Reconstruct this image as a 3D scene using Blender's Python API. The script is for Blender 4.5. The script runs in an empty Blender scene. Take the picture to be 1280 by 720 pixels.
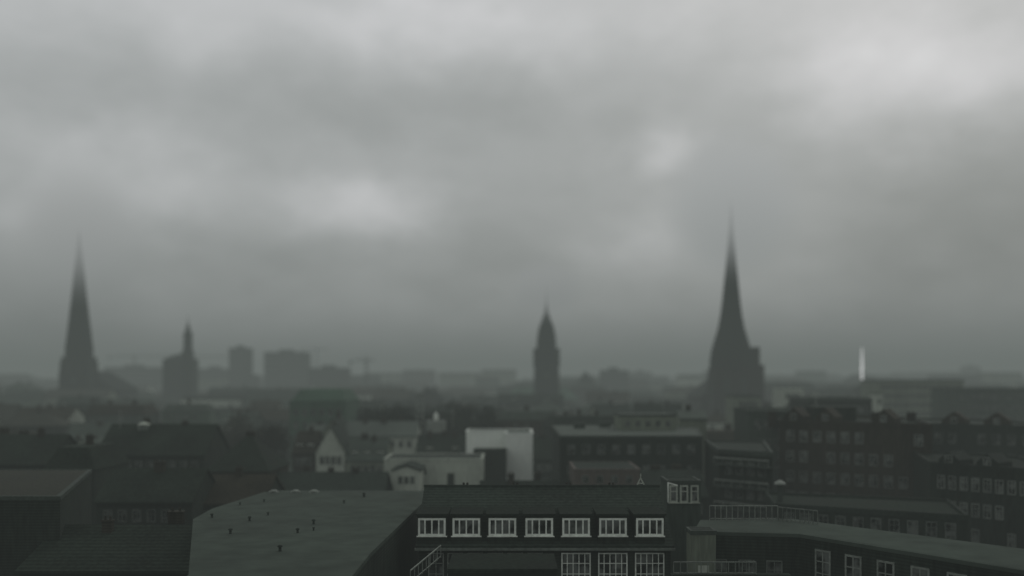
import bpy, bmesh, math, random
from mathutils import Vector, Matrix
R=math.radians; C=bpy.context.scene.collection
F=1229.0; H=30.0; HY=470.0
random.seed(11)
def X(px,Y): return (px-640)/F*Y
def Z(py,Y): return H-(py-HY)/F*Y
# ---------------------------------------------------------------- materials
def nodes(m):
    m.use_nodes=True; n=m.node_tree; n.nodes.clear(); return n
def mat(name,col,rough=.75,var=.35,scale=.25,streak=False,bands=0,metal=0,spec=.25,bump=0,fine=3.0):
    m=bpy.data.materials.new(name); t=nodes(m); N=t.nodes; L=t.links
    out=N.new('ShaderNodeOutputMaterial'); b=N.new('ShaderNodeBsdfPrincipled'); L.new(b.outputs[0],out.inputs[0])
    g=N.new('ShaderNodeNewGeometry'); mp=N.new('ShaderNodeMapping'); L.new(g.outputs['Position'],mp.inputs[0])
    if streak: mp.inputs['Scale'].default_value=(1,1,.18)
    a=N.new('ShaderNodeTexNoise'); a.inputs['Scale'].default_value=scale; a.inputs['Detail'].default_value=3; L.new(mp.outputs[0],a.inputs[0])
    c=N.new('ShaderNodeTexNoise'); c.inputs['Scale'].default_value=fine; c.inputs['Detail'].default_value=2; L.new(mp.outputs[0],c.inputs[0])
    ad=N.new('ShaderNodeMath'); ad.operation='ADD'; L.new(a.outputs[0],ad.inputs[0]); L.new(c.outputs[0],ad.inputs[1])
    mr=N.new('ShaderNodeMapRange'); mr.inputs[1].default_value=.7; mr.inputs[2].default_value=1.3
    mr.inputs[3].default_value=1-var; mr.inputs[4].default_value=1+var; L.new(ad.outputs[0],mr.inputs[0])
    v=mr.outputs[0]
    if bands:
        w=N.new('ShaderNodeTexWave'); w.bands_direction='Z'; w.inputs['Scale'].default_value=bands; w.inputs['Distortion'].default_value=.6
        L.new(g.outputs['Position'],w.inputs[0]); m2=N.new('ShaderNodeMapRange'); m2.inputs[3].default_value=.72; m2.inputs[4].default_value=1.15
        L.new(w.outputs['Fac'],m2.inputs[0]); mu=N.new('ShaderNodeMath'); mu.operation='MULTIPLY'; L.new(v,mu.inputs[0]); L.new(m2.outputs[0],mu.inputs[1]); v=mu.outputs[0]
    vm=N.new('ShaderNodeVectorMath'); vm.operation='SCALE'; vm.inputs[0].default_value=col; L.new(v,vm.inputs['Scale']); L.new(vm.outputs[0],b.inputs['Base Color'])
    rr=N.new('ShaderNodeMapRange'); rr.inputs[1].default_value=.3; rr.inputs[2].default_value=.7; rr.inputs[3].default_value=max(.05,rough-.18); rr.inputs[4].default_value=min(1,rough+.12)
    L.new(a.outputs[0],rr.inputs[0]); L.new(rr.outputs[0],b.inputs['Roughness'])
    b.inputs['Metallic'].default_value=metal; b.inputs['Specular IOR Level'].default_value=spec
    if bump:
        bp=N.new('ShaderNodeBump'); bp.inputs['Strength'].default_value=bump; bp.inputs['Distance'].default_value=.05; L.new(c.outputs[0],bp.inputs['Height']); L.new(bp.outputs[0],b.inputs['Normal'])
    return m
M=dict(
 brick_dark=mat('brick_dark',(.021,.028,.022),.95,.45,.15,True,1.2,spec=.08),
 brick_brown=mat('brick_brown',(.032,.029,.022),.95,.45,.15,True,1.2,spec=.08),
 render_grey=mat('render_grey',(.044,.058,.047),.9,.35,.12,True,spec=.1),
 render_green=mat('render_green',(.062,.088,.065),.9,.3,.1,True,spec=.1),
 cream=mat('cream_render',(.145,.168,.128),.85,.3,.1,True,spec=.1),
 pale=mat('pale_render',(.32,.35,.295),.85,.28,.12,True),
 white=mat('white_render',(.70,.74,.68),.8,.12,.1,True),
 pink=mat('pink_render',(.090,.078,.067),.9,.25,.1,True,spec=.1),
 roof_dark=mat('roof_dark',(.019,.026,.020),.95,.45,.2,False,1.6,spec=.03),
 roof_slate=mat('roof_slate',(.026,.035,.028),.9,.4,.2,False,1.6,spec=.05),
 roof_red=mat('roof_red',(.030,.028,.021),.95,.4,.2,False,1.6,spec=.03),
 roof_brown=mat('roof_brown',(.040,.042,.034),.95,.3,.12,False,0,spec=.03),
 copper=mat('green_copper',(.054,.092,.065),.9,.35,.2,True,spec=.08),
 bitumen=mat('bitumen',(.048,.061,.050),.95,.25,.05,False,0,bump=.1,fine=.5,spec=.04),
 bitumen_light=mat('bitumen_light',(.076,.091,.078),.9,.3,.12,spec=.05),
 coping=mat('parapet_coping',(.043,.054,.045),.85,.35,.3,spec=.08),
 frame=mat('white_frame',(.64,.68,.61),.5,.2,.35),
 framed=mat('dull_frame',(.105,.122,.105),.7,.4,.35),
 metal=mat('galvanised_metal',(.18,.20,.175),.65,.3,.5,metal=.1),
 darkmetal=mat('dark_metal',(.018,.024,.019),.8,.2,.5,spec=.08),
 stone=mat('church_stone',(.010,.014,.012),.95,.35,.1,True,spec=.05),
 stone_red=mat('church_brick',(.015,.012,.011),.95,.35,.1,True,spec=.05),
 spire=mat('spire_copper',(.009,.013,.011),.95,.3,.1,True,spec=.05),
 bark=mat('bark',(.012,.012,.010),.9,.3,2,spec=.1),
 leaf=mat('leaf',(.009,.015,.008),.9,.5,.6,spec=.08),
 leafb=mat('leaf_brown',(.018,.018,.011),.9,.5,.6,spec=.08),
 ground=mat('wet_asphalt',(.024,.030,.025),.8,.4,.05),
)
def glassmat():
    m=bpy.data.materials.new('window_glass'); t=nodes(m); N=t.nodes; L=t.links
    out=N.new('ShaderNodeOutputMaterial'); b=N.new('ShaderNodeBsdfPrincipled'); L.new(b.outputs[0],out.inputs[0])
    g=N.new('ShaderNodeNewGeometry'); a=N.new('ShaderNodeTexNoise'); a.inputs['Scale'].default_value=.9; L.new(g.outputs['Position'],a.inputs[0])
    r=N.new('ShaderNodeValToRGB'); r.color_ramp.elements[0].position=.42; r.color_ramp.elements[0].color=(.006,.008,.007,1); r.color_ramp.elements[1].position=.62; r.color_ramp.elements[1].color=(.11,.12,.11,1)
    L.new(a.outputs[0],r.inputs[0]); L.new(r.outputs[0],b.inputs['Base Color']); b.inputs['Roughness'].default_value=.2; b.inputs['Specular IOR Level'].default_value=.35
    return m
M['glass']=glassmat()
def glowmat():
    m=mat('glowing_white_mast',(.8,.8,.8),.5,.05,.5); b=[n for n in m.node_tree.nodes if n.type=='BSDF_PRINCIPLED'][0]
    b.inputs['Emission Color'].default_value=(1,1,1,1); b.inputs['Emission Strength'].default_value=.6; return m  # white paint with added emission, so the mast stands out bright in the fog
M['mastglow']=glowmat()
# ---------------------------------------------------------------- mesh helpers
class MB:
    def __init__(s): s.v=[]; s.f=[]; s.mi=[]; s.cur=0
    def add(s,vs,fs):
        o=len(s.v); s.v+= [tuple(v) for v in vs]; s.f+=[tuple(i+o for i in f) for f in fs]; s.mi+=[s.cur]*len(fs); return s
    def box(s,x0,x1,y0,y1,z0,z1):
        return s.add([(x0,y0,z0),(x1,y0,z0),(x1,y1,z0),(x0,y1,z0),(x0,y0,z1),(x1,y0,z1),(x1,y1,z1),(x0,y1,z1)],
          [(0,3,2,1),(4,5,6,7),(0,1,5,4),(1,2,6,5),(2,3,7,6),(3,0,4,7)])
    def prism(s,poly,z0,z1):
        n=len(poly); return s.add([(x,y,z0) for x,y in poly]+[(x,y,z1) for x,y in poly],
          [tuple(range(n-1,-1,-1)),tuple(range(n,2*n))]+[(i,(i+1)%n,n+(i+1)%n,n+i) for i in range(n)])
    def xprism(s,prof,x0,x1):
        n=len(prof); return s.add([(x0,y,z) for y,z in prof]+[(x1,y,z) for y,z in prof],
          [tuple(range(n)),tuple(range(2*n-1,n-1,-1))]+[(i,n+i,n+(i+1)%n,(i+1)%n) for i in range(n)])
    def yprism(s,prof,y0,y1):
        n=len(prof); return s.add([(x,y0,z) for x,z in prof]+[(x,y1,z) for x,z in prof],
          [tuple(range(n)),tuple(range(2*n-1,n-1,-1))]+[(i,n+i,n+(i+1)%n,(i+1)%n) for i in range(n)])
    def lathe(s,prof,n=8,rot=0,cx=0,cy=0):
        vs=[];fs=[]
        for r,z in prof:
            for k in range(n):
                a=rot+2*math.pi*k/n; vs.append((cx+r*math.cos(a),cy+r*math.sin(a),z))
        for i in range(len(prof)-1):
            for k in range(n): fs.append((i*n+k,i*n+(k+1)%n,(i+1)*n+(k+1)%n,(i+1)*n+k))
        fs.append(tuple(range(n-1,-1,-1))); fs.append(tuple((len(prof)-1)*n+k for k in range(n)))
        return s.add(vs,fs)
    def bar(s,p,q,w,w2=None):
        p=Vector(p);q=Vector(q);w2=w2 or w; d=(q-p).normalized(); u=Vector((0,0,1)) if abs(d.z)<.9 else Vector((1,0,0))
        a=d.cross(u).normalized(); b=d.cross(a)
        vs=[p+a*w/2*i+b*w/2*j for i,j in((-1,-1),(1,-1),(1,1),(-1,1))]+[q+a*w2/2*i+b*w2/2*j for i,j in((-1,-1),(1,-1),(1,1),(-1,1))]
        return s.add(vs,[(0,3,2,1),(4,5,6,7),(0,1,5,4),(1,2,6,5),(2,3,7,6),(3,0,4,7)])
    def mesh(s,name,*mats):
        me=bpy.data.meshes.new(name); me.from_pydata(s.v,[],s.f)
        for m in mats: me.materials.append(m)
        for p,i in zip(me.polygons,s.mi): p.material_index=i
        bm=bmesh.new(); bm.from_mesh(me); bmesh.ops.recalc_face_normals(bm,faces=bm.faces); bm.to_mesh(me); bm.free(); return me
    def build(s,name,m,parent=None,loc=(0,0,0)):
        ms=m if isinstance(m,(list,tuple)) else [m]
        return link(name,s.mesh(name,*ms),parent,loc)
def link(name,me,parent=None,loc=(0,0,0),rz=0):
    o=bpy.data.objects.new(name,me); C.objects.link(o); o.parent=parent; o.location=loc; o.rotation_euler=(0,0,rz); return o
def thing(name,label,cat,loc=(0,0,0),rz=0,group=None):
    o=bpy.data.objects.new(name,None); C.objects.link(o); o.location=loc; o.rotation_euler=(0,0,rz)
    o['label']=label; o['category']=cat
    if group: o['group']=group
    return o
_wc={}
def window(parent,x,y,z,w,h,ang=0,near=False,cols=2,rows=2,fm='frame',t=.09):
    key=(round(w,2),round(h,2),near,cols,rows,fm,t)
    if key not in _wc:
        m=MB(); d=.07
        m.box(-w/2,w/2,-d,.0,0,t); m.box(-w/2,w/2,-d,.0,h-t,h); m.box(-w/2,-w/2+t,-d,0,t,h-t); m.box(w/2-t,w/2,-d,0,t,h-t)
        for i in range(1,cols):
            xx=-w/2+w*i/cols; m.box(xx-t*.35,xx+t*.35,-d+.01,0,t,h-t)
        for j in range(1,rows):
            zz=h*(j/rows if rows>2 else .64)
            m.box(-w/2+t,w/2-t,-d+.016,-.004,zz-t*.3,zz+t*.3)
        if near:
            m.box(-w/2-.12,w/2+.12,-.16,0,-.09,-.002)
        g=MB(); g.box(-w/2+t*.7,w/2-t*.7,-.03,-.008,t*.7,h-t*.7)
        if near: _wc[key]=(m.mesh('window_frame',M[fm]),g.mesh('window_pane',M['glass']))
        else:
            m.cur=1; m.box(-w/2+t*.7,w/2-t*.7,-.03,-.008,t*.7,h-t*.7); _wc[key]=(m.mesh('window',M[fm],M['glass']),None)
    a,b=_wc[key]
    o=link('window',a,parent,(x,y,z),ang)
    if b: link('pane',b,o)
    return o
def row(parent,p0,p1,z,n,w,h,margin=1.0,**k):
    p0=Vector(p0);p1=Vector(p1);d=(p1-p0);Ln=d.length;d.normalize(); ang=math.atan2(d.y,d.x); nx=Vector((d.y,-d.x))*.004
    for i in range(n):
        if k.get('skip') and random.random()<k['skip']: continue
        s=margin+(Ln-2*margin)*(i+.5)/n; p=p0+d*s+nx
        window(parent,p.x,p.y,z,w,h,ang,**{q:v for q,v in k.items() if q!='skip'})
def offset(poly,d):
    n=len(poly);out=[]
    ar=sum(poly[i][0]*poly[(i+1)%n][1]-poly[(i+1)%n][0]*poly[i][1] for i in range(n)); sg=1 if ar>0 else -1
    for i in range(n):
        a=Vector(poly[i-1]);b=Vector(poly[i]);c=Vector(poly[(i+1)%n])
        e1=(b-a).normalized();e2=(c-b).normalized(); n1=Vector((e1.y,-e1.x))*sg;n2=Vector((e2.y,-e2.x))*sg
        k=(n1+n2)/(1+n1.dot(n2)); out.append(tuple(b+k*d))
    return out
def ringmesh(outer,inner,z0,z1):
    m=MB();n=len(outer)
    vs=[(x,y,z0) for x,y in outer]+[(x,y,z1) for x,y in outer]+[(x,y,z1) for x,y in inner]+[(x,y,z0) for x,y in inner]
    fs=[]
    for i in range(n):
        j=(i+1)%n
        for a in range(4):
            b=(a+1)%4; fs.append((a*n+i,a*n+j,b*n+j,b*n+i))
    return m.add(vs,fs)
def flat_block(label,pts,z,wall,roof,name='flat_roofed_building',cat='building',par=.5,cop='coping',group=None,base=0,pw=.3):
    cx=sum(p[0] for p in pts)/len(pts);cy=sum(p[1] for p in pts)/len(pts)
    P=[(x-cx,y-cy) for x,y in pts]
    t=thing(name,label,cat,(cx,cy,base),0,group)
    MB().prism(P,0,z-base).build('wall',M[wall],t)
    r=MB().prism(offset(P,-pw),z-base+.004,z-base+.06).build('roof',M[roof],t)
    ringmesh(offset(P,.06),offset(P,-pw),z-base-.25,z-base+par).build('parapet',M[cop],t)
    return t,P,r
def rect(x0,x1,y0,y1): return [(x0,y0),(x1,y0),(x1,y1),(x0,y1)]
_ch={}
def chimney(parent,x,y,z,h=1.6,w=.9,mt='brick_brown'):
    key=(round(h,1),w,mt)
    if key not in _ch:
        m=MB(); m.box(-w/2,w/2,-.3,.3,-1.2,h); m.box(-w/2-.08,w/2+.08,-.38,.38,h+.002,h+.14)
        for k in (-.25,.25): m.lathe([(.12,h+.14),(.1,h+.5)],6,0,k*w,0)
        _ch[key]=m.mesh('chimney',M[mt])
    return link('chimney',_ch[key],parent,(x,y,z))
def house(label,x,y,w,d,h,rh=4,rot=0,wall='brick_dark',roof='roof_dark',kind='gable',storeys=2,nw=0,wz=3.1,ww=1.1,wh=1.6,group=None,chim=1,dorm=0,near=False,fm='framed',name='town_house',cat='house',side=False,skip=0):
    t=thing(name,label,cat,(x,y,0),rot,group)
    a=w/2;b=d/2;ov=.35
    if kind=='gable':
        MB().xprism([(-b,0),(b,0),(b,h),(0,h+rh),(-b,h)],-a,a).build('wall',M[wall],t)
        k=rh/b
        r=MB().xprism([(-b-ov,h-ov*k+.03),(0,h+rh+.03),(b+ov,h-ov*k+.03),(b+ov,h-ov*k+.3),(0,h+rh+.32),(-b-ov,h-ov*k+.3)],-a-.2,a+.2).build('roof',M[roof],t)
    elif kind=='front':
        MB().yprism([(-a,0),(a,0),(a,h),(0,h+rh),(-a,h)],-b,b).build('wall',M[wall],t)
        k=rh/a
        r=MB().yprism([(-a-ov,h-ov*k+.03),(0,h+rh+.03),(a+ov,h-ov*k+.03),(a+ov,h-ov*k+.3),(0,h+rh+.32),(-a-ov,h-ov*k+.3)],-b-.2,b+.2).build('roof',M[roof],t)
    elif kind=='hip':
        MB().box(-a,a,-b,b,0,h).build('wall',M[wall],t)
        A=a+ov;B=b+ov;g=max(0.5,a-b)
        m=MB().add([(-A,-B,h+.004),(A,-B,h+.004),(A,B,h+.004),(-A,B,h+.004),(-g,0,h+rh),(g,0,h+rh)],[(0,3,2,1),(0,1,5,4),(1,2,5),(2,3,4,5),(3,0,4)])
        r=m.build('roof',M[roof],t)
    else:
        MB().box(-a,a,-b,b,0,h).build('wall',M[wall],t)
        A=a+.2;B=b+.2;g=1.6
        m=MB().add([(-A,-B,h+.004),(A,-B,h+.004),(A,B,h+.004),(-A,B,h+.004),(-A+g,-B+g,h+rh),(A-g,-B+g,h+rh),(A-g,B-g,h+rh),(-A+g,B-g,h+rh)],[(0,3,2,1),(4,5,6,7),(0,1,5,4),(1,2,6,5),(2,3,7,6),(3,0,4,7)])
        r=m.build('roof',M[roof],t)
    for c in range(chim):
        chimney(r,-a*.7+1.4*a*(c+.5)/max(1,chim)+random.uniform(-.5,.5),random.uniform(-.2,.3)*b,h+rh*.85,random.choice((1.2,1.6)),random.choice((.9,1.4)))
    if nw:
        for s in range(storeys):
            z=h-.9-wh-s*wz
            if z<.5: break
            row(t,(-a,-b),(a,-b),z,nw,ww,wh,.6,near=near,fm=fm,skip=skip)
    for i in range(dorm):
        xx=-a+w*(i+.5)/dorm; yy=-b*.72
        dm=MB(); dm.box(xx-.8,xx+.8,yy,yy+2.2,h+.3,h+1.9); dm.cur=1; dm.box(xx-.95,xx+.95,yy-.15,yy+2.3,h+1.904,h+2.05)
        o=dm.build('dormer',[M['cream'],M[roof]],t)
        window(o,xx,yy-.004,h+.6,1.1,1.15,0,fm='frame')
    return t
# ---------------------------------------------------------------- ground
g=MB().add([(-9000,-600,0),(9000,-600,0),(9000,14000,0),(-9000,14000,0)],[(0,1,2,3)]).build('ground',M['ground']); g['kind']='structure'
# ================================================================= FOREGROUND
t=thing('dormer_building','near dark slate roofed building with a row of seven white dormer windows','building',(X(677,88),90,0))
x0=-10.6;x1=10.9; ox=X(677,88)
ef=-6.0; er=2.0; ez=15.4; rz_=19.35
MB().xprism([(ef,0),(er+8,0),(er+8,ez),(er+.0,rz_-.25),(ef,ez)],x0,x1).build('wall',M['brick_dark'],t)
r=MB().xprism([(ef-.45,ez-.1),(er,rz_+.02),(er+8.4,ez-.1),(er+8.4,ez+.15),(er,rz_+.3),(ef-.45,ez+.15)],x0-.25,x1+.25).build('roof',M['roof_slate'],t)
MB().bar((x0-.3,er,rz_+.36),(x1+.3,er,rz_+.36),.22).build('ridge_cap',M['roof_slate'],r)
MB().box(x0-.3,x1+.3,ef-.62,ef-.47,ez-.22,ez-.02).build('gutter',M['framed'],t)
for px in (540,583,628,674,720,766,812):
    cx=X(px,84)-ox; dz=16.15
    m=MB(); m.box(cx-1.28,cx+1.28,ef-.1,ef+4.2,dz-.5,dz+1.95); m.cur=1; m.box(cx-1.4,cx+1.4,ef-.28,ef+4.4,dz+1.954,dz+2.1)
    o=m.build('dormer',[M['brick_dark'],M['roof_dark']],t)
    window(o,cx,ef-.104,dz+.22,2.35,1.5,0,True,4,1,t=.17)
for i,px in enumerate((545,569,594,619,644,669,720,766,812)):
    cx=X(px,84)-ox; big=i>5
    window(t,cx,ef-.004,12.2,2.5 if big else 1.35,2.7,0,True,5 if big else 2,3,t=.1,fm='frame' if big else 'metal')
for k in range(4): chimney(r,-7+4.6*k+random.uniform(-.6,.6),er+1.2,rz_-.7,.75,.7)
# ---- rooftop room
t,P,r=flat_block('small rooftop room with white framed panels at the right end of the dormer roof',rect(X(834,97),X(876,97),97,101),Z(602,97),'render_grey','roof_slate',name='rooftop_room',cat='rooftop room',par=.12,pw=.2)
row(t,P[0],P[1],Z(628,97),3,.8,1.7,.1,near=True,t=.15,cols=1,rows=2,fm='pale')
t=thing('roof_bracket','small white a shaped metal bracket standing on the dark ridge','bracket',(X(801,92),92.1,rz_+.3))
m=MB(); m.bar((-.4,0,0),(0,0,.8),.09).bar((.4,0,0),(0,0,.8),.09).bar((-.22,0,.3),(.22,0,.3),.07).build('frame',M['pale'],t)
MB().bar((0,0,.75),(0,0,1.2),.06).build('mast',M['pale'],t)
t=thing('roof_post','thin white bent post beside the rooftop room','post',(X(836,93),93.4,18.0))
MB().bar((0,0,0),(0,0,1.9),.12).bar((0,0,1.85),(.9,0,1.6),.1).build('pole',M['frame'],t)
# ---- big flat roof
pts=[(-10.4,48),(-10.4,72),(-8.8,109),(-9.6,111),(-26.0,111),(-27.6,109.5),(-29.2,96),(-28.8,89),(-21,64),(-19,48)]
t,P,r=flat_block('large pale grey flat roof dotted with small vents, left of the dormers',pts,17,'brick_dark','bitumen',par=.06,pw=.3,cop='bitumen')
cx=sum(p[0] for p in pts)/len(pts);cy=sum(p[1] for p in pts)/len(pts)
for px,py in ((265,648),(312,652),(335,645),(372,667),(392,656),(350,690),(330,628),(430,630),(300,632),(455,622),(288,668),(392,664)):
    Y=13*F/(py-470); s=random.uniform(.4,.75)
    m=MB(); m.lathe([(.16*s,0),(.16*s,.45*s),(.30*s,.47*s),(.26*s,.62*s),(.08*s,.7*s)],10)
    m.build('roof_vent',M['roof_slate'],t,(X(px,Y)-cx,Y-cy,17.06))
for px in (345,372,395):
    Y=110.2; m=MB(); m.box(-.5,.5,-.3,.3,0,.14); m.lathe([(.42,.142),(.36,.24),(.2,.3)],10)
    m.build('skylight',M['metal'],t,(X(px,Y)-cx,Y-1-cy,17.06))
t,P,r=flat_block('low dark flat topped roof box right below the dormer windows',rect(X(560,70),X(696,70),70,76),Z(712,70),'darkmetal','roof_dark',name='roof_box',cat='rooftop',par=.06,cop='roof_dark',base=8)
def railing(label,p,q,h,step,base,dz=0,mt='metal',group=None,w=.06):
    p=Vector(p);q=Vector(q); t=thing('railing',label,'railing',(p.x,p.y,base),0,group)
    d=q-p; n=max(2,int(Vector((d.x,d.y)).length/step))
    MB().bar((0,0,h),(d.x,d.y,h+dz),w*1.3).build('top_rail',M[mt],t)
    MB().bar((0,0,h*.12),(d.x,d.y,h*.12+dz),w).build('bottom_rail',M[mt],t)
    me=MB().bar((0,0,-.02),(0,0,h-.03),w).mesh('post',M[mt])
    for i in range(min(n,99)+1): link('post',me,t,(d.x*i/n,d.y*i/n,dz*i/n))
    return t
railing('pale sloping stair railing at the left end of the dormer building',(X(513,74),74),(X(551,81),81),1.0,.9,Z(730,74),Z(697,81)-Z(730,74),'metal')
# ================================================================= RIGHT terrace building
pts=[(15.2,82),(23.6,80.7),(34.4,65.2),(46,49),(53,54),(38.5,73.4),(25.5,89),(17,88.4)]
t,P,r=flat_block('long low building under a pale terrace roof, curving away at lower right',pts,17,'brick_dark','bitumen',par=.05,pw=.25,cop='bitumen')
row(t,P[1],P[2],13.2,6,1.5,2.85,.9,near=True,cols=2,rows=3,t=.15,fm='metal')
row(t,P[1],P[2],9.3,6,1.5,2.5,.9,near=True,cols=2,rows=3,t=.12,fm='framed')
row(t,P[2],P[3],13.2,6,1.5,2.85,.9,near=True,cols=2,rows=3,t=.15,fm='metal')
row(t,P[0],P[1],12.6,3,1.3,2.2,.9,near=True,fm='framed')
t,P,r=flat_block('plain pale stair head beside the right end of the dormer roof',rect(X(862,80),X(893,80),79.4,81.4),Z(663,80),'cream','roof_slate',name='stair_head',cat='stair head',par=.08,pw=.15,base=8)
MB().box(-.45,.45,-1.03,-1.004,4.6,6.7).build('door',M['pale'],t)
railing('white upright bar railing along the back of the curved terrace',(X(887,88.2),88.2),(X(972,88.2),88.2),1.3,.5,17.06,0,'metal',w=.055)
railing('pale railing section turning forward at the terrace corner',(X(973,88),88),(26.6,85.6),1.2,.4,17.06,0,'framed')
railing('thin railing on the dark ledge below the pale stair head',(X(842,72),72),(X(945,72),72),.9,.5,Z(718,72),0,'framed')
t,P,r=flat_block('dark low ledge wall below the terrace at bottom right of the dormers',rect(X(840,72),X(987,72),71.8,72.5),Z(719,72),'brick_dark','roof_dark',name='ledge_wall',cat='wall',par=.04,cop='roof_dark',pw=.1)
# ================================================================= LEFT foreground
pts=[(-90,89),(-40.9,89),(-49,114.6),(-100,114.6)]
t,P,r=flat_block('dark building with a pale edged flat roof at far left front',pts,19,'brick_dark','roof_brown',par=.12,cop='coping',pw=.4)
row(t,(P[0][0]+30,P[0][1]),P[1],15.0,6,1.0,1.6,1,near=True,fm='metal',skip=.6)
house('low dark pitched roof below the flat roof at left front',X(182,93),92,15,16,13.2,2.6,0,'brick_dark','roof_dark',chim=2,nw=4,storeys=1)
house('dark sloping roof in the bottom left corner of the view',-38,66,22,14,9.5,3.4,.1,'brick_dark','roof_dark',chim=1)
def hpx(label,px0,px1,pytop,Y,depth=12,rh=4,**k):
    w=X(px1,Y)-X(px0,Y); zt=Z(pytop,Y+ (depth/2 if k.get('kind','gable') in('gable','hip') else 0))
    return house(label,(X(px0,Y)+X(px1,Y))/2,Y+depth/2,w,depth,zt-rh,rh,**k)
hpx('dark brick house behind the far left flat roof',-60,60,545,150,14,4,nw=8,storeys=2,chim=3)
hpx('wide dark house with a small white roof dormer left of the trees',120,255,532,160,14,4.5,wall='brick_dark',roof='roof_dark',nw=9,storeys=3,chim=2)
hpx('dark hipped house between the wide dark house and the brown trees',258,335,545,150,14,5,kind='hip',nw=5,storeys=3,chim=1,wall='brick_brown')
hpx('dark mansard house below the left church',55,118,560,135,12,3,kind='mansard',nw=5,storeys=2,chim=1)
hpx('low dark house just behind the pale flat roof, left side',120,240,588,125,12,3.5,nw=6,storeys=2,chim=1)
hpx('low brown roofed house just behind the pale flat roof, centre left',245,330,596,130,12,3,roof='roof_red',nw=4,chim=1)
t=thing('roof_turret','small pale hooded roof light on the wide dark house','roof light',(X(180,166),166,Z(533,166)))
MB().box(-.8,.8,-.8,.8,-.6,.3).build('wall',M['framed'],t); MB().lathe([(1.1,.304),(.8,.5),(.15,.75)],12).build('cap',M['pale'],t)
# ================================================================= centre middle ground
t,P,r=flat_block('bright white windowless box building in the middle of the view',[(X(632,186),186),(X(666,186),186),(X(666,186),200),(X(585,200),200),(X(585,200),192),(X(632,192),192)],Z(542,188),'white','bitumen',par=.25,cop='white')
t,P,r=flat_block('low cream walled building with a dark doorway, left of the white box',rect(X(480,168),X(603,168),168,179),Z(574,168),'pale','roof_slate',par=.15,cop='pale')
MB().box(2.4,3.6,-5.54,-5.504,10.6,13.4).build('doorway',M['darkmetal'],t)
MB().box(-2.2,-1.2,-5.53,-5.504,13.2,14.2).build('vent_grille',M['darkmetal'],t)
hpx('small pale gabled hut in front of the cream building',492,524,583,158,8,.7,kind='front',wall='pale',roof='roof_slate',chim=0,nw=3,storeys=1,ww=.7,wh=1.2,fm='framed')
t,P,r=flat_block('dark square walled block standing in front of the white box',rect(X(592,181),X(633,181),181,186),Z(563,181),'brick_dark','roof_dark',par=.1,cop='roof_dark')
t,P,r=flat_block('long flat roofed building with a pale roof, right of the white box',[(X(700,156),156),(X(878,156),156),(X(882,180),190),(X(690,190),190)],20.4,'brick_dark','bitumen_light',par=.15)
for s in range(4): row(t,P[0],P[1],17.6-s*3.3,9,1.2,1.5,.6,fm='framed')
for xx,yy in ((-8,6),(-3,10),(6,2)): MB().box(xx-1,xx+1,yy-.8,yy+.8,20.47,21.5).build('roof_vent',M['render_grey'],t)
t,P,r=flat_block('pale rooftop storey on top of the long flat roof',rect(X(775,172),X(845,172),172,182),Z(519,172),'cream','bitumen_light',base=20.47,name='rooftop_storey',cat='rooftop storey',par=.15)
row(t,P[0],P[1],.7,5,.9,1.0,.5,fm='framed')
house('small pale gabled roof house on the right end of the long flat roof',X(868,182),186,5,6,22.0,1.2,0,'cream','bitumen_light',chim=1)
t,P,r=flat_block('low dull pink walled annexe in front of the long flat building',rect(X(718,138),X(800,138),138,150),Z(587,138),'pink','roof_slate',par=.1,cop='pink')
row(t,P[0],P[1],Z(604,138),4,.9,1.1,.5,fm='framed')
hpx('dark low roof between the pink annexe and the rooftop room',800,884,590,140,12,3,nw=6,chim=2,roof='roof_slate')
hpx('dark low roof in front of the white box',600,716,603,140,10,3,nw=7,chim=2)
hpx('pale gabled town house facade, tallest of the light houses left of centre',395,431,534,200,12,5,kind='front',wall='pale',roof='roof_slate',nw=4,storeys=4,ww=.9,wh=1.7,fm='framed',chim=1)
hpx('narrow dark house left of the pale gabled facade',366,393,540,202,12,4,kind='gable',wall='brick_brown',roof='roof_red',nw=3,storeys=3,chim=1,dorm=2)
hpx('dull house with roof dormers right of the pale gabled facade',433,482,549,200,12,4,kind='gable',wall='cream',roof='bitumen',nw=5,storeys=3,dorm=3,chim=2)
hpx('narrow cream gabled house behind the pale gabled facade',404,428,524,224,12,3,kind='front',wall='cream',roof='roof_slate',nw=3,storeys=2,chim=1)
hpx('small pale house left end of the pale terrace',380,402,532,228,12,3,wall='cream',roof='bitumen_light',nw=3,storeys=2,chim=1)
hpx('long pale terrace of houses behind the cream building',430,520,528,228,12,3,wall='pale',roof='bitumen_light',nw=8,storeys=3,chim=3)
hpx('dark house with chimneys behind the cream building',520,585,545,215,12,4,nw=6,storeys=3,chim=3,dorm=2)
hpx('slate house between the white box and the long flat building',668,692,548,205,12,4,nw=3,storeys=3,chim=1)
hpx('low dark roof in front of the light gabled houses',335,478,592,150,12,3.4,nw=9,storeys=2,chim=3,roof='roof_slate')
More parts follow.
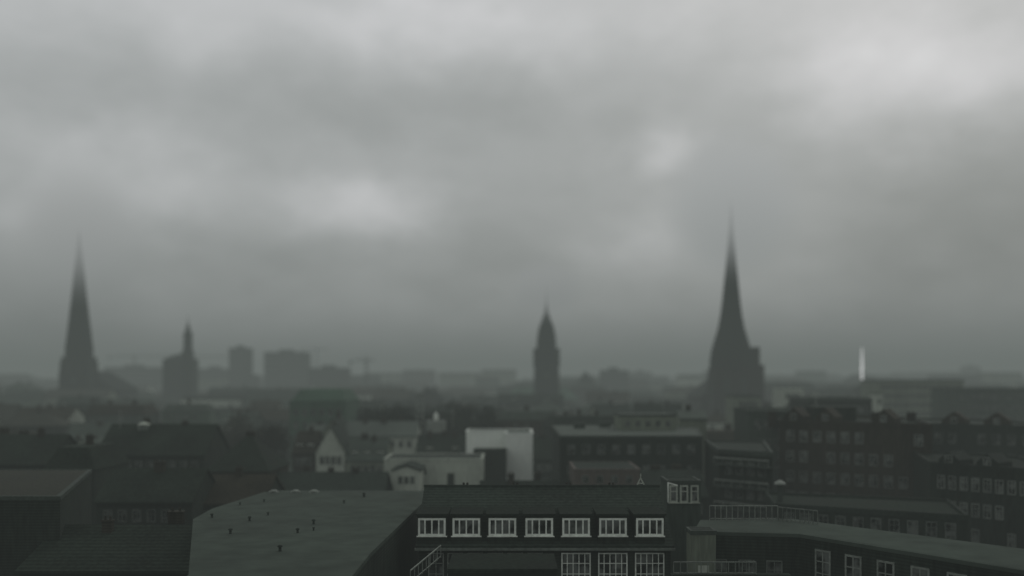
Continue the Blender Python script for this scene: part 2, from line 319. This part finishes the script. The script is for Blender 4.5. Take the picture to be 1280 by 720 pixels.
# ================================================================= right middle ground
def winblock(label,pts,z,wall,roof,rows_,n,zs=3.3,ww=1.15,wh=1.75,edges=(0,),fm='framed',par=.4,cop='coping',z0=1.3,skip=0,**k):
    t,P,r=flat_block(label,pts,z,wall,roof,par=par,cop=cop,**k)
    for e,nn in zip(edges,n):
        for s in range(rows_):
            zz=z-z0-wh-s*zs
            if zz<.5: break
            row(t,P[e],P[(e+1)%len(P)],zz,nn,ww,wh,.8,fm=fm,skip=skip)
    return t,P,r
def roofgables(t,p,q,z,fr,w,h,wall='brick_brown',roof='roof_dark'):
    p=Vector(p);q=Vector(q); d=(q-p); ang=math.atan2(d.y,d.x)
    for f in fr:
        c=p+d*f
        o=MB().yprism([(-w/2,0),(w/2,0),(w/2,h*.4),(0,h),(-w/2,h*.4)],.1,4).build('roof_gable',M[wall],t,(c.x,c.y,z)); o.rotation_euler=(0,0,ang)
        window(o,0,.096,h*.15,1.0,1.1,0,fm='metal')
t,P,r=winblock('large dark brick block with rows of small pale windows at right',[(44,162),(X(1165,148),148),(X(1165,148)+6,172),(50,184)],22.4,'brick_brown','roof_dark',5,(10,6),edges=(0,3),fm='metal',cop='brick_brown',skip=.15,ww=1.25)
roofgables(t,P[0],P[1],22.47,(.1,.32,.7),3.2,2.4)
for k in range(5): chimney(r,-12+5.5*k,2-1.1*k,22.4,1.3,1.4)
MB().box(-6,1,-2,3,22.5,24.8).build('lift_housing',M['brick_dark'],t)
t,P,r=winblock('dark brick block with a stepped window row at the right edge',[(X(1165,128)+1,131),(X(1330,118),118),(X(1330,118)+6,140),(X(1165,128)+7,152)],Z(585,126),'brick_dark','roof_dark',4,(10,),fm='metal',cop='brick_dark',skip=.15,ww=1.0)
roofgables(t,P[0],P[1],Z(585,126)+.07,(.15,.45),2.8,1.8,'brick_dark')
t,P,r=winblock('dark block behind the right edge block with a flat roof',[(X(1180,165),172),(X(1340,160),160),(X(1340,160),185),(X(1180,165),195)],Z(534,165),'brick_dark','roof_slate',4,(9,),fm='framed',cop='brick_dark',skip=.15)
roofgables(t,P[0],P[1],Z(534,165)+.07,(.2,.5),4,2.4,'brick_brown','roof_dark')
t,P,r=winblock('dark balcony building with pale balcony fronts, left of the brick block',[(X(902,138),140),(X(966,134),134),(X(966,134)+5,158),(X(902,138)+2,160)],Z(566,138),'brick_dark','roof_slate',4,(4,),fm='framed')
for s in range(3):
    z=Z(574,136)-s*3.1
    a=Vector(P[0]);b=Vector(P[1]);d=(b-a).normalized();nn=Vector((d.y,-d.x))
    q=[a+nn*.05,b+nn*.05,b+nn*1.2,a+nn*1.2]
    o=MB().prism([(v.x,v.y) for v in (q[3],q[2],q[1],q[0])],z-1.05,z-.9).build('balcony',M['coping'],t)
    MB().bar((q[3].x,q[3].y,z),(q[2].x,q[2].y,z),.16).build('balcony_rail',M['metal'],o)
    for k in range(7):
        v=q[3]+(q[2]-q[3])*k/6; MB().bar((v.x,v.y,z-.9),(v.x,v.y,z-.05),.09).build('baluster',M['framed'],o)
winblock('taller dark block stepping up behind the balcony building',[(X(936,172),172),(X(1008,168),168),(X(1008,168)+2,186),(X(936,172)+1,188)],Z(516,170),'render_grey','bitumen',5,(5,),fm='framed')
winblock('low dark courtyard wing under the large brick block',[(X(968,118),118),(X(1190,112),108),(X(1190,112)+4,122),(X(968,118)+2,130)],Z(636,116),'brick_dark','roof_dark',3,(10,),fm='framed',z0=.6,cop='roof_slate')
t=thing('roof_turret','small pale domed cap on the low wing roof near the balcony building','roof cap',(X(975,122),122,Z(604,122)-.6)); 
MB().lathe([(.35,-2.4),(.35,.5)],10).build('drum',M['coping'],t); MB().lathe([(.75,.504),(.6,.7),(.3,.9),(.05,1.0)],12).build('cap',M['metal'],t)
winblock('pale narrow block just right of the tall spire',rect(X(920,290),X(951,290),290,304),Z(496,290),'cream','bitumen',3,(4,),ww=1.2)
winblock('whitish block with a flat roof between the spire and the white mast',rect(X(978,320),X(1004,320),320,332),Z(487,320),'pale','bitumen',3,(3,),ww=1.4,par=.3,cop='pale')
winblock('long pale green office block on the right horizon',rect(X(1098,360),X(1205,360),360,378),Z(476,360),'cream','bitumen',4,(14,),ww=1.6,fm='framed')
winblock('dull long office block at the right edge of the horizon',rect(X(1195,300),X(1300,300),300,318),Z(487,300),'render_grey','bitumen',4,(12,),ww=1.4,fm='framed')
winblock('slim pale stair tower standing in front of the green office block',rect(X(1095,280),X(1103,280),280,285),Z(492,280),'pale','bitumen',1,(1,),ww=.8,par=.1)
winblock('grey flat block behind the large brick block',rect(X(1010,230),X(1090,230),230,246),Z(500,230),'brick_dark','bitumen',3,(10,))
# ================================================================= filler city
zones=[(-80,60,'left of the left church'),(60,140,'below the left church'),(140,270,'below the domed tower'),(270,440,'below the high rises'),(440,620,'below the crane'),(620,745,'near the central tower'),(745,870,'left of the tall spire'),(870,960,'below the tall spire'),(960,1090,'below the white mast'),(1090,1400,'at far right')]
def zone(px):
    for a,b,s in zones:
        if a<=px<b: return s
    return 'at the edge'
rows_=[(236,'nearest row'),(268,'second row'),(305,'third row'),(348,'fourth row'),(398,'fifth row'),(455,'middle distance'),(525,'hazy distance'),(610,'hazy distance'),(715,'hazy distance'),(850,'far haze'),(1010,'far haze'),(1220,'horizon'),(1550,'horizon')]
reserved=[(360,435,240,330),(455,612,240,300),(905,955,240,310),(970,1010,240,340),(1090,1210,260,385),(1190,1305,250,325),(1005,1095,225,250),(875,955,435,540),(620,730,600,710),(285,350,225,300),(70,130,575,650),(200,250,640,680),(375,525,225,242)]
walls=['brick_dark','brick_brown','render_grey','brick_dark','render_grey','render_green','cream','cream','pale']
wn={'brick_dark':'dark brick','brick_brown':'brown brick','render_grey':'grey','render_green':'greenish','cream':'cream','pale':'pale'}
roofs=['roof_dark','roof_slate','roof_red','roof_dark','roof_slate','roof_brown','bitumen']
rn={'roof_dark':'dark','roof_slate':'slate','roof_red':'brown','roof_brown':'dull brown','bitumen':'grey'}
kn={'gable':'pitched','hip':'hipped','mansard':'mansard','front':'gable fronted'}
for Y,ph in rows_:
    px=-60+random.uniform(-20,10)
    while px<1340:
        wm=random.uniform(10,21) if Y<420 else random.uniform(14,36)*(1 if Y<700 else 1.6)
        wpx=wm/Y*F; c=px+wpx/2
        yj=Y+random.uniform(-8,8)
        bad=any(a<c+wpx/2 and c-wpx/2<b and y0<yj+6<y1+6 for a,b,y0,y1 in reserved)
        if not bad:
            w=random.choice(walls); rf=random.choice(roofs); kd=random.choice(['gable','gable','hip','mansard','front' if wm<20 else 'gable'])
            if Y>=1200: top=random.choice((random.uniform(20,30),random.uniform(28,38)))
            elif Y>=525 : top=random.uniform(16,26) if Y<900 else random.uniform(18,34)
            else: top=random.uniform(13.5,21.8)
            rh={'gable':4.5,'hip':4,'mansard':2.8,'front':4.5}[kd]*random.uniform(.7,1.15)
            lab=f"{wn[w]} house with {rn[rf]} {kn[kd]} roof, {ph}, {zone(c)}"
            if Y<340: kw=dict(nw=int(wm/2.9),storeys=2,chim=random.randint(1,3),dorm=random.choice((0,2,3)) if kd=='gable' and wm>12 else 0,skip=.3,fm=random.choice(('framed','metal','frame')))
            elif Y<460: kw=dict(nw=int(wm/3.8),storeys=1,ww=1.6,chim=random.randint(1,2),skip=.3,fm='metal',dorm=random.choice((0,2)) if kd=='gable' else 0)
            else: kw=dict(chim=random.choice((0,1,2)))
            house(lab,X(c,yj),yj,wm-.6,12 if Y<500 else 16,top-rh,rh,random.uniform(-.2,.2),w,rf,kd,group=f"houses in the {ph} {zone(c)}",**kw)
        px+=wpx+ (random.uniform(0,4)/Y*F if random.random()<.8 else 9/Y*F)
# ================================================================= green copper hall and towers
t,P,r=flat_block('green copper clad hall left of centre, below the high rise blocks',rect(X(362,260),X(432,260),260,285),Z(487,260)-3,'copper','copper',name='copper_hall',cat='hall',par=.1,cop='copper')
MB().add([(-7,-12,0),(7,-12,0),(7,12,0),(-7,12,0),(-5.5,-8,3),(5.5,-8,3),(5.5,8,3),(-5.5,8,3)],[(0,1,5,4),(1,2,6,5),(2,3,7,6),(3,0,4,7),(4,5,6,7)]).build('upper_roof',M['copper'],t,(0,0,Z(487,260)-2.93))
for s in range(3): row(t,P[0],P[1],Z(487,260)-7-3.4*s,6,1.2,2,.6,fm='framed')
def arch(w,h,d=.3,n=8):
    m=MB(); pts=[(-w/2,0),(w/2,0)]+[(w/2*math.cos(math.pi*k/n),h-w/2+w/2*1.5*math.sin(math.pi*k/n)) for k in range(n+1)]
    k=len(pts); return m.add([(x,-d,z) for x,z in pts]+[(x,0,z) for x,z in pts],[tuple(range(k)),tuple(range(2*k-1,k-1,-1))]+[(i,k+i,k+(i+1)%k,(i+1)%k) for i in range(k)])
def church(name,label,px,Y,prof_px,tower_px,tower_top,wallm,spirem,nave,n=8,gables=0,cross=True,turr=False,clock=True,corn=.5,butt=.9,step=False):
    cx=X(px,Y); k=Y/F
    t=thing(name,label,'church' if nave else 'tower',(cx,Y,0))
    prof=[(w*k,Z(y,Y)) for w,y in prof_px]
    MB().lathe(prof,n,math.pi/n).build('spire',M[spirem],t)
    a=tower_px*k; zt=Z(tower_top,Y)
    m=MB(); m.box(-a,a,-a,a,0,zt)
    for sx in(-1,1):
        for sy in(-1,1):
            m.box(sx*a-butt,sx*a+butt,sy*a-butt,sy*a+butt,0,zt*.82); m.box(sx*a-butt*.6,sx*a+butt*.6,sy*a-butt*.6,sy*a+butt*.6,zt*.82,zt-2)
    m.box(-a-corn,a+corn,-a-corn,a+corn,zt+.003,zt+.8)
    m.build('tower',M[wallm],t)
    if step:
        MB().box(a+butt+.01,a+butt+3.2,-3,4,0,Z(434,Y)).build('stair_turret',M[wallm],t)
        MB().box(a+butt+3.22,a+butt+5.5,-2,5,0,Z(456,Y)).build('side_porch',M[wallm],t)
    me=arch(a*.36,a*.9).mesh('belfry_opening',M['darkmetal'])
    for ang in range(4):
        for s in (-1,1):
            p=Matrix.Rotation(ang*math.pi/2,3,'Z')@Vector((s*a*.42,-a-.02,zt-a*1.35)); link('belfry_opening',me,t,p,ang*math.pi/2)
    if clock:
        for ang in range(4):
            m=MB(); m.add([(a*.22*math.cos(q*math.pi/12),0,a*.22*math.sin(q*math.pi/12)) for q in range(24)]+[(a*.22*math.cos(q*math.pi/12),-.25,a*.22*math.sin(q*math.pi/12)) for q in range(24)],[tuple(range(24)),tuple(range(47,23,-1))]+[(i,(i+1)%24,24+(i+1)%24,24+i) for i in range(24)])
            p=Matrix.Rotation(ang*math.pi/2,3,'Z')@Vector((0,-a-.02,zt-a*1.75)); o=m.build('clock_face',M['render_grey'],t,p); o.rotation_euler=(0,0,ang*math.pi/2)
    if gables:
        for ang in range(4):
            G=gables
            g_=MB().add([(-a*.8*G,-a,0),(a*.8*G,-a,0),(0,-a,a*1.3*G),(-a*.8*G,-a+1,0),(a*.8*G,-a+1,0),(0,-a*.45,a*1.3*G)],[(0,1,2),(5,4,3),(0,2,5,3),(1,4,5,2),(0,3,4,1)])
            o=g_.build('gable',M[wallm],t,(0,0,zt+.81)); o.rotation_euler=(0,0,ang*math.pi/2)
    if turr:
        for sx in(-1,1):
            for sy in(-1,1):
                MB().lathe([(a*.22,zt-6),(a*.22,zt+4),(a*.28,zt+4.2),(.05,zt+turr)],8,0,sx*a,sy*a).build('corner_turret',M[spirem],t)
    if cross:
        zz=prof[-1][1]; MB().bar((0,0,zz-.5),(0,0,zz+3.2),.22).bar((-.9,0,zz+2.2),(.9,0,zz+2.2),.2).lathe([(.1,zz-.3),(.4,zz),(.4,zz+.3),(.1,zz+.6)],8).build('cross',M['metal'],t)
    if nave:
        w,l,h,rh=nave; b=w/2; kk=rh/b
        MB().yprism([(-b,0),(b,0),(b,h),(0,h+rh),(-b,h)],a+butt+.02,a+l).build('nave',M[wallm],t)
        MB().yprism([(-b-.6,h-.6*kk+.05),(0,h+rh+.05),(b+.6,h-.6*kk+.05),(b+.6,h-.6*kk+.5),(0,h+rh+.55),(-b-.6,h-.6*kk+.5)],a+butt+.05,a+l+.3).build('nave_roof',M[spirem],t)
        me=arch(2.0,h*.55).mesh('nave_window',M['glass'])
        for i in range(5):
            for s in (-1,1): link('nave_window',me,t,(s*(b+.02),a+4+(l-8)*i/4,h*.3),s*math.pi/2)
    return t
church('tall_spire_church','dark church with the tallest concave needle spire, right of centre',914,460,[(26.5,462),(26.3,450),(24.5,438),(20.5,424),(16.4,410),(13.4,394),(11.2,376),(9.0,354),(6.6,330),(4.5,306),(2.7,284),(1.0,258)],24,462,'stone_red','spire',(24,40,20,9),16,corn=.1,butt=.5,step=True)
church('blurred_spire_church','faint grey church with slender spire on the left',99,560,[(16.5,449),(16.5,436),(14.5,420),(12,398),(9.2,372),(6.5,342),(4.2,322),(1.0,292)],15.5,448,'stone','spire',(34,36,22,10),8,corn=.1)
church('central_tower','dark stepped tower with a rounded copper top in the middle of the horizon',683,560,[(13,447),(13,428),(12,419),(10.4,411),(8.6,405),(6.3,402),(6.0,398),(4.2,395),(2.6,389),(.9,376),(.4,366)],13.2,446,'stone','spire',None,8,turr=5)
house('wide green copper roofed hall at the foot of the central tower',X(678,620),640,50,18,15,8,0,'render_green','copper','hip',name='copper_roofed_hall',cat='hall',chim=3,nw=16,storeys=2,ww=1.6)
church('domed_tower','small distant tower with a domed lantern left of the high rise blocks',235,650,[(5.6,441),(5.6,437),(5.3,422),(5.8,421),(5.0,416),(3.2,413),(2.6,412.5),(2.5,408),(1.1,405.5),(.4,401)],5.5,440,'stone','spire',None,8,clock=False,butt=.3,corn=.2)
house('hazy church hall beside the small domed tower',X(219,665),676,20,14,41,4,0,'stone','spire','hip',name='church_hall',cat='church',chim=1)
def tower_block(label,px0,px1,py,Y,d=22):
    t,P,r=flat_block(label,rect(X(px0,Y),X(px1,Y),Y,Y+d),Z(py,Y),'stone','roof_dark',name='high_rise_block',cat='high rise',par=1,cop='stone')
    w=P[1][0]-P[0][0]
    nb=int(Z(py,Y)/6)
    me=MB().box(-w/2+1.5,w/2-1.5,-.12,-.01,0,2.2).mesh('window_band',M['glass'])
    for s in range(nb): link('window_band',me,t,(0,-d/2,Z(py,Y)-4-s*5.5))
    MB().box(-w*.2,w*.15,-4,4,Z(py,Y)+.07,Z(py,Y)+3.5).build('plant_room',M['stone'],t)
tower_block('narrow hazy high rise block on the left horizon',286,309,436,980)
tower_block('broad hazy high rise slab right of the narrow one',330,381,441,1000,30)
tower_block('low hazy slab at the right end of the high rise blocks',385,432,461,900,30)
tower_block('hazy low block left of the domed tower',130,196,460,1050,30)
tower_block('hazy office block right of the left church',246,284,462,1050,26)
tower_block('hazy stepped block right of the central tower',752,786,464,900,24)
tower_block('faint distant slab far right of the white mast',1209,1226,459,1500,24)
tower_block('faint low slab between the central tower and the tall spire',790,815,466,1300,30)
house('gabled hazy hall right of the central tower',X(733,760),770,14,20,24,9,0,'stone','spire','front',name='church_hall',cat='church',chim=1)
def crane(label,px,Y,pytop,j0,j1):
    k=Y/F; h=Z(pytop,Y); t=thing('tower_crane',label,'crane',(X(px,Y),Y,0))
    m=MB(); a=.9
    for sx in(-1,1):
        for sy in(-1,1): m.bar((sx*a,sy*a,0),(sx*a,sy*a,h),.28)
    z=0
    while z<h-3: m.bar((-a,-a,z),(a,-a,z+3),.18).bar((a,a,z),(-a,a,z+3),.18); z+=3
    m.build('mast',M['darkmetal'],t)
    m=MB(); L0=(j0-px)*k; L1=(j1-px)*k
    m.bar((L0,-.6,h),(L1,-.6,h),.4).bar((L0,.6,h),(L1,.6,h),.4).bar((L0*.6,0,h+1.6),(L1,0,h+1.2),.3)
    q=min(L0,L1)
    while q<max(L0,L1)-2: m.bar((q,0,h),(q+1.3,0,h+1.3),.2).bar((q+1.3,0,h+1.3),(q+2.6,0,h),.2); q+=2.6
    m.build('jib',M['darkmetal'],t)
    MB().bar((0,0,h),(0,0,h+5),.6,.2).bar((0,0,h+5),(L1*.7,0,h+1.3),.15).bar((0,0,h+5),(L0*.8,0,h+1.2),.15).build('tower_head',M['darkmetal'],t)
    s=1 if abs(L0)<abs(L1) else -1
    MB().box(min(L0,L0+2.5*s),max(L0,L0+2.5*s),-1,1,h-2.6,h-.3).build('counterweight',M['stone'],t)
    MB().box(-1.2,1.2,-2.6,-1.2,h-2.6,h-.2).build('cab',M['metal'],t)
crane('distant tower crane with a short flat jib left of the centre',458,800,451,440,468)
crane('fainter tower crane above the broad high rise slab',396,1400,437,378,411)
crane('very faint long jib crane left of the narrow high rise block',168,1200,446,135,285)
# ---- white mast
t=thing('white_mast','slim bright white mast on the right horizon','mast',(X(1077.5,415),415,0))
MB().lathe([(.42,27),(.40,36),(.30,38),(.2,40.5),(.1,Z(434,415))],12).build('shaft',M['mastglow'],t); MB().lathe([(1.2,0),(1.2,26.5),(.7,26.99)],12).build('base',M['render_grey'],t)
MB().lathe([(.42,33),(.6,33.1),(.6,33.5),(.42,33.6)],12).build('collar',M['mastglow'],t)
# ---- mid-ground light details
t=thing('roof_lantern','white glazed roof lantern with a pointed cap, in front of the dark trees','roof lantern',(X(545,225),225,Z(527,225)))
MB().box(-2.2,2.2,-1,1,-2.5,.3).build('base',M['metal'],t); MB().lathe([(.5,.3),(.5,1.0),(.65,1.02),(.05,2.3)],8).build('cap',M['frame'],t)
t=thing('lattice_mast','short pale lattice mast standing among the dark trees','mast',(X(525,245),245,0))
m=MB(); zz=Z(494,245)
for s in(-1,1): m.bar((s*.9,0,0),(s*.7,0,zz),.28)
for k in range(8): m.bar((-.8,0,zz-1.6*k-.5),(.8,0,zz-1.6*k-.5),.2)
m.build('frame',M['metal'],t); MB().box(-1,1,-.3,.3,zz,zz+.5).build('platform',M['metal'],t)
for px,Y,py0,h,l in ((150,166,531,2.5,'thin aerial on the wide dark house roof'),(740,300,487,5,'thin aerial in front of the central tower'),(829,180,520,3.0,'thin aerial on the pale rooftop storey'),(1020,166,519,3,'thin aerial at the left end of the large brick block'),(1132,158,522,3,'thin aerial at the right end of the large brick block'),(566,225,527,3,'thin aerial beside the white roof lantern')):
    t=thing('roof_aerial',l,'aerial',(X(px,Y),Y,Z(py0,Y)-1.5))
    MB().bar((0,0,0),(0,0,h+1.5),.1).build('mast',M['metal'],t); m=MB()
    for k in range(4): m.bar((-.6+.1*k,0,h+.3+.3*k),(.6-.1*k,0,h+.3+.3*k),.05)
    m.build('antenna_arms',M['metal'],t)
# ================================================================= trees
def tree_mesh(seed,h,rad,leaf):
    rnd=random.Random(seed); tr=MB(); cr=MB(); tr.bar((0,0,0),(0,0,h*.45),.7,.45)
    tips=[]
    for k in range(9):
        a=rnd.uniform(0,6.28); p=Vector((0,0,h*rnd.uniform(.28,.5))); q=p+Vector((math.cos(a)*rad*rnd.uniform(.4,.8),math.sin(a)*rad*rnd.uniform(.4,.8),h*rnd.uniform(.15,.4)))
        tr.bar(p,q,.32,.12); tips.append(q)
        for j in range(3):
            q2=q+Vector((rnd.uniform(-1,1),rnd.uniform(-1,1),rnd.uniform(.1,1)))*rad*.4; tr.bar(q,q2,.13,.05); tips.append(q2)
    for q in tips:
        for j in range(70):
            c=q+Vector((rnd.gauss(0,1),rnd.gauss(0,1),rnd.gauss(0,.8)))*rad*.2; s=rnd.uniform(.18,.42)
            u=Vector((rnd.uniform(-1,1),rnd.uniform(-1,1),rnd.uniform(-1,1))).normalized(); v=u.orthogonal().normalized()
            cr.add([c-u*s,c+v*s*.7,c+u*s,c-v*s*.7],[(0,1,2,3)])
    me=bpy.data.meshes.new('crown'); me.from_pydata(cr.v,[],cr.f); me.materials.append(M[leaf])
    return tr.mesh('trunk',M['bark']),me
TM=[tree_mesh(1,19,6,'leaf'),tree_mesh(2,17,5.5,'leaf'),tree_mesh(3,15,5,'leafb'),tree_mesh(4,18,6,'leafb')]
def tree(px,Y,i,label,s=1,group=None):
    t=thing('broadleaf_tree',label,'tree',(X(px,Y),Y,0),random.uniform(0,6),group); t.scale=(s,s,s)
    link('trunk',TM[i][0],t); link('crown',TM[i][1],t)
for k,(px,Y) in enumerate(((468,262),(496,256),(530,266),(560,260),(588,268),(604,258),(480,282),(545,285))):
    tree(px,Y,k%2,'dark tree in the dark clump left of the white box building',random.uniform(1.1,1.25),'trees in the dark clump left of centre')
for k,(px,Y) in enumerate(((295,235),(318,228),(342,236),(305,262),(335,268))):
    tree(px,Y,2+k%2,'brownish tree between the wide dark house and the copper hall',random.uniform(1.0,1.15),'brownish trees left of the copper hall')
for k,(px,Y) in enumerate(((1030,330),(1050,335),(1066,345))):
    tree(px,Y,k%2,'dark tree standing left of the white mast',1.25,'trees left of the white mast')
# ================================================================= fog
def airmat(name,dens,col):
    m=bpy.data.materials.new(name); t=nodes(m); N=t.nodes; L=t.links
    out=N.new('ShaderNodeOutputMaterial'); ab=N.new('ShaderNodeVolumeAbsorption'); em=N.new('ShaderNodeEmission'); ad=N.new('ShaderNodeAddShader')
    ab.inputs['Color'].default_value=(0,0,0,1); L.new(ab.outputs[0],ad.inputs[0]); L.new(em.outputs[0],ad.inputs[1]); L.new(ad.outputs[0],out.inputs['Volume'])
    ab.inputs['Density'].default_value=dens; em.inputs['Strength'].default_value=dens; em.inputs['Color'].default_value=(*col,1)
    return m
fg=MB().box(-2600,2600,-150,3600,-3,74).build('fog',airmat('fog_air',.00100,(.146,.166,.156))); fg['kind']='structure'
def cloudmat(c,rx,rz,dens,z0,c0,z1,c1):
    m=airmat('cloud_air',dens,(1,1,1)); N=m.node_tree.nodes; L=m.node_tree.links
    ab=[n for n in N if n.type=='VOLUME_ABSORPTION'][0]; em=[n for n in N if n.type=='EMISSION'][0]
    g=N.new('ShaderNodeNewGeometry')
    sub=N.new('ShaderNodeVectorMath'); sub.operation='SUBTRACT'; L.new(g.outputs['Position'],sub.inputs[0]); sub.inputs[1].default_value=c
    mul=N.new('ShaderNodeVectorMath'); mul.operation='MULTIPLY'; L.new(sub.outputs[0],mul.inputs[0]); mul.inputs[1].default_value=(1/rx,1/rx,1/rz)
    ln=N.new('ShaderNodeVectorMath'); ln.operation='LENGTH'; L.new(mul.outputs[0],ln.inputs[0])
    mr=N.new('ShaderNodeMapRange'); mr.interpolation_type='SMOOTHSTEP'; mr.inputs[1].default_value=0; mr.inputs[2].default_value=.98; mr.inputs[3].default_value=dens; mr.inputs[4].default_value=0
    L.new(ln.outputs['Value'],mr.inputs[0]); L.new(mr.outputs[0],ab.inputs['Density']); L.new(mr.outputs[0],em.inputs['Strength'])
    sp=N.new('ShaderNodeSeparateXYZ'); L.new(g.outputs['Position'],sp.inputs[0]); m2=N.new('ShaderNodeMapRange'); m2.inputs[1].default_value=z0; m2.inputs[2].default_value=z1; L.new(sp.outputs[2],m2.inputs[0])
    mx=N.new('ShaderNodeMix'); mx.data_type='RGBA'; L.new(m2.outputs[0],mx.inputs[0]); mx.inputs[6].default_value=(*[c0*k for k in (.95,1.01,1)],1); mx.inputs[7].default_value=(*[c1*k for k in (.97,1,1)],1); L.new(mx.outputs[2],em.inputs['Color'])
    m.cycles.volume_step_rate=.8
    return m
for px,py,Y,rx,rz,dn,(y0,c0),(y1,c1) in ((914,256,460,38,42,.11,(360,.31),(180,.45)),(99,294,560,42,46,.09,(390,.28),(210,.43)),(683,362,560,26,22,.11,(410,.27),(320,.37))):
    c=(X(px,Y),Y,Z(py,Y)); prof=[(math.sin(math.pi*k/20)*rx,-math.cos(math.pi*k/20)*rz) for k in range(1,20)]
    o=MB().lathe(prof,32).build('cloud',cloudmat(c,rx,rz,dn,Z(y0,Y),c0,Z(y1,Y),c1),None,c); o['kind']='structure'
# ================================================================= world
w=bpy.data.worlds.new('World'); bpy.context.scene.world=w; w.use_nodes=True; T=w.node_tree; T.nodes.clear(); N=T.nodes; L=T.links
out=N.new('ShaderNodeOutputWorld'); bg=N.new('ShaderNodeBackground'); L.new(bg.outputs[0],out.inputs[0])
SE,SR=R(38),R(25)
sky=N.new('ShaderNodeTexSky'); sky.sky_type='NISHITA'; sky.sun_disc=False; sky.sun_elevation=SE; sky.sun_rotation=SR; sky.air_density=2; sky.dust_density=6
tc=N.new('ShaderNodeTexCoord'); sp=N.new('ShaderNodeSeparateXYZ'); L.new(tc.outputs['Generated'],sp.inputs[0])
def mth(op,*a,clamp=False):
    n=N.new('ShaderNodeMath'); n.operation=op; n.use_clamp=clamp
    for i,v in enumerate(a):
        if isinstance(v,(int,float)): n.inputs[i].default_value=v
        else: L.new(v,n.inputs[i])
    return n.outputs[0]
az=mth('ARCTAN2',sp.outputs[0],sp.outputs[1]); el=mth('ARCSINE',sp.outputs[2])
def noise(scale,detail,z=1,off=0,rough=.5):
    mp=N.new('ShaderNodeMapping'); mp.inputs['Scale'].default_value=(1,1,z); mp.inputs['Location'].default_value=(off,off*.7,0); L.new(tc.outputs['Generated'],mp.inputs[0])
    n=N.new('ShaderNodeTexNoise'); n.inputs['Scale'].default_value=scale; n.inputs['Detail'].default_value=detail; n.inputs['Roughness'].default_value=rough; L.new(mp.outputs[0],n.inputs[0]); return n.outputs[0]
azd=mth('ADD',az,mth('MULTIPLY',mth('SUBTRACT',noise(11,4,1.5),.5),.12))
eld=mth('ADD',el,mth('MULTIPLY',mth('SUBTRACT',noise(11,4,1.5,5),.5),.08))
rp=N.new('ShaderNodeValToRGB'); L.new(mth('DIVIDE',el,R(90)),rp.inputs[0]); cr=rp.color_ramp
stops=[(0,.21),(2.2,.27),(4,.335),(6,.38),(9,.42),(12,.44),(15,.455),(18.5,.51),(22,.56),(40,.48),(90,.46)]
while len(cr.elements)<len(stops): cr.elements.new(.5)
for e,(d,v) in zip(cr.elements,stops): e.position=d/90; e.color=(v,v,v,1)
val=rp.outputs[0]
acc=None
for px,py,sx,sy,amp in ((1160,90,130,50,.23),(460,262,58,24,.15),(395,235,60,22,.05),(205,235,60,28,.07),(90,185,60,30,.05),(830,192,42,20,.12),(800,312,60,22,.07),(40,270,60,40,.06),(600,30,170,28,.09),(330,30,200,40,.03),
    (90,100,110,45,-.06),(560,130,170,50,-.08),(1230,260,120,90,-.12),(960,160,60,50,-.05),(330,330,200,30,-.05),(640,330,90,40,-.05),(660,240,80,40,-.03),(60,370,90,60,-.05),(300,130,90,30,-.03)):
    a0=math.atan((px-640)/F); e0=math.atan((470-py)/F*math.cos(a0))
    u=mth('DIVIDE',mth('SUBTRACT',azd,a0),sx/F); v=mth('DIVIDE',mth('SUBTRACT',eld,e0),sy/F)
    q=mth('ADD',mth('MULTIPLY',u,u),mth('MULTIPLY',v,v)); l=mth('MULTIPLY',mth('EXPONENT',mth('MULTIPLY',q,-.6)),amp)
    acc=l if acc is None else mth('ADD',acc,l)
val=mth('ADD',val,acc)
nz=mth('ADD',mth('MULTIPLY',noise(7,3,1.5,9),.55),mth('MULTIPLY',noise(19,4,1.8,3),.45))
val=mth('MULTIPLY',val,mth('ADD',mth('MULTIPLY',mth('SUBTRACT',nz,.5),.42),1.0))
val=mth('MAXIMUM',val,.02)
tint=N.new('ShaderNodeValToRGB'); tint.color_ramp.elements[0].color=(.935,1.0,.99,1); tint.color_ramp.elements[0].position=.25; tint.color_ramp.elements[1].color=(.98,.99,1.01,1); tint.color_ramp.elements[1].position=.65; L.new(val,tint.inputs[0])
vm=N.new('ShaderNodeVectorMath'); vm.operation='SCALE'; L.new(tint.outputs[0],vm.inputs[0]); L.new(val,vm.inputs['Scale'])
s2=N.new('ShaderNodeVectorMath'); s2.operation='SCALE'; s2.inputs['Scale'].default_value=.08; L.new(sky.outputs[0],s2.inputs[0])
mx=N.new('ShaderNodeMix'); mx.data_type='RGBA'; mx.inputs[0].default_value=.98; L.new(s2.outputs[0],mx.inputs[6]); L.new(vm.outputs[0],mx.inputs[7])
sc=N.new('ShaderNodeVectorMath'); sc.operation='SCALE'; sc.inputs['Scale'].default_value=10.0; L.new(mx.outputs[2],sc.inputs[0])
L.new(sc.outputs[0],bg.inputs[0]); bg.inputs[1].default_value=.1
sl=bpy.data.lights.new('sun','SUN'); sl.energy=.5; sl.angle=R(40); sl.color=(1,.98,.95); so=bpy.data.objects.new('sun',sl); C.objects.link(so)
so.rotation_euler=(R(90)-SE,0,math.pi-SR)
# ================================================================= camera
cd=bpy.data.cameras.new('camera'); co=bpy.data.objects.new('camera',cd); C.objects.link(co); co.location=(0,0,H); co.rotation_euler=(R(90),0,0)
cd.sensor_width=36; cd.lens=36*F/1280; cd.shift_y=110/1280; cd.clip_end=30000; cd.clip_start=.5
cd.dof.use_dof=True; cd.dof.focus_distance=78; cd.dof.aperture_fstop=.054
bpy.context.scene.camera=co
vs=bpy.context.scene.view_settings; vs.view_transform='Standard'; vs.look='None'; vs.exposure=0
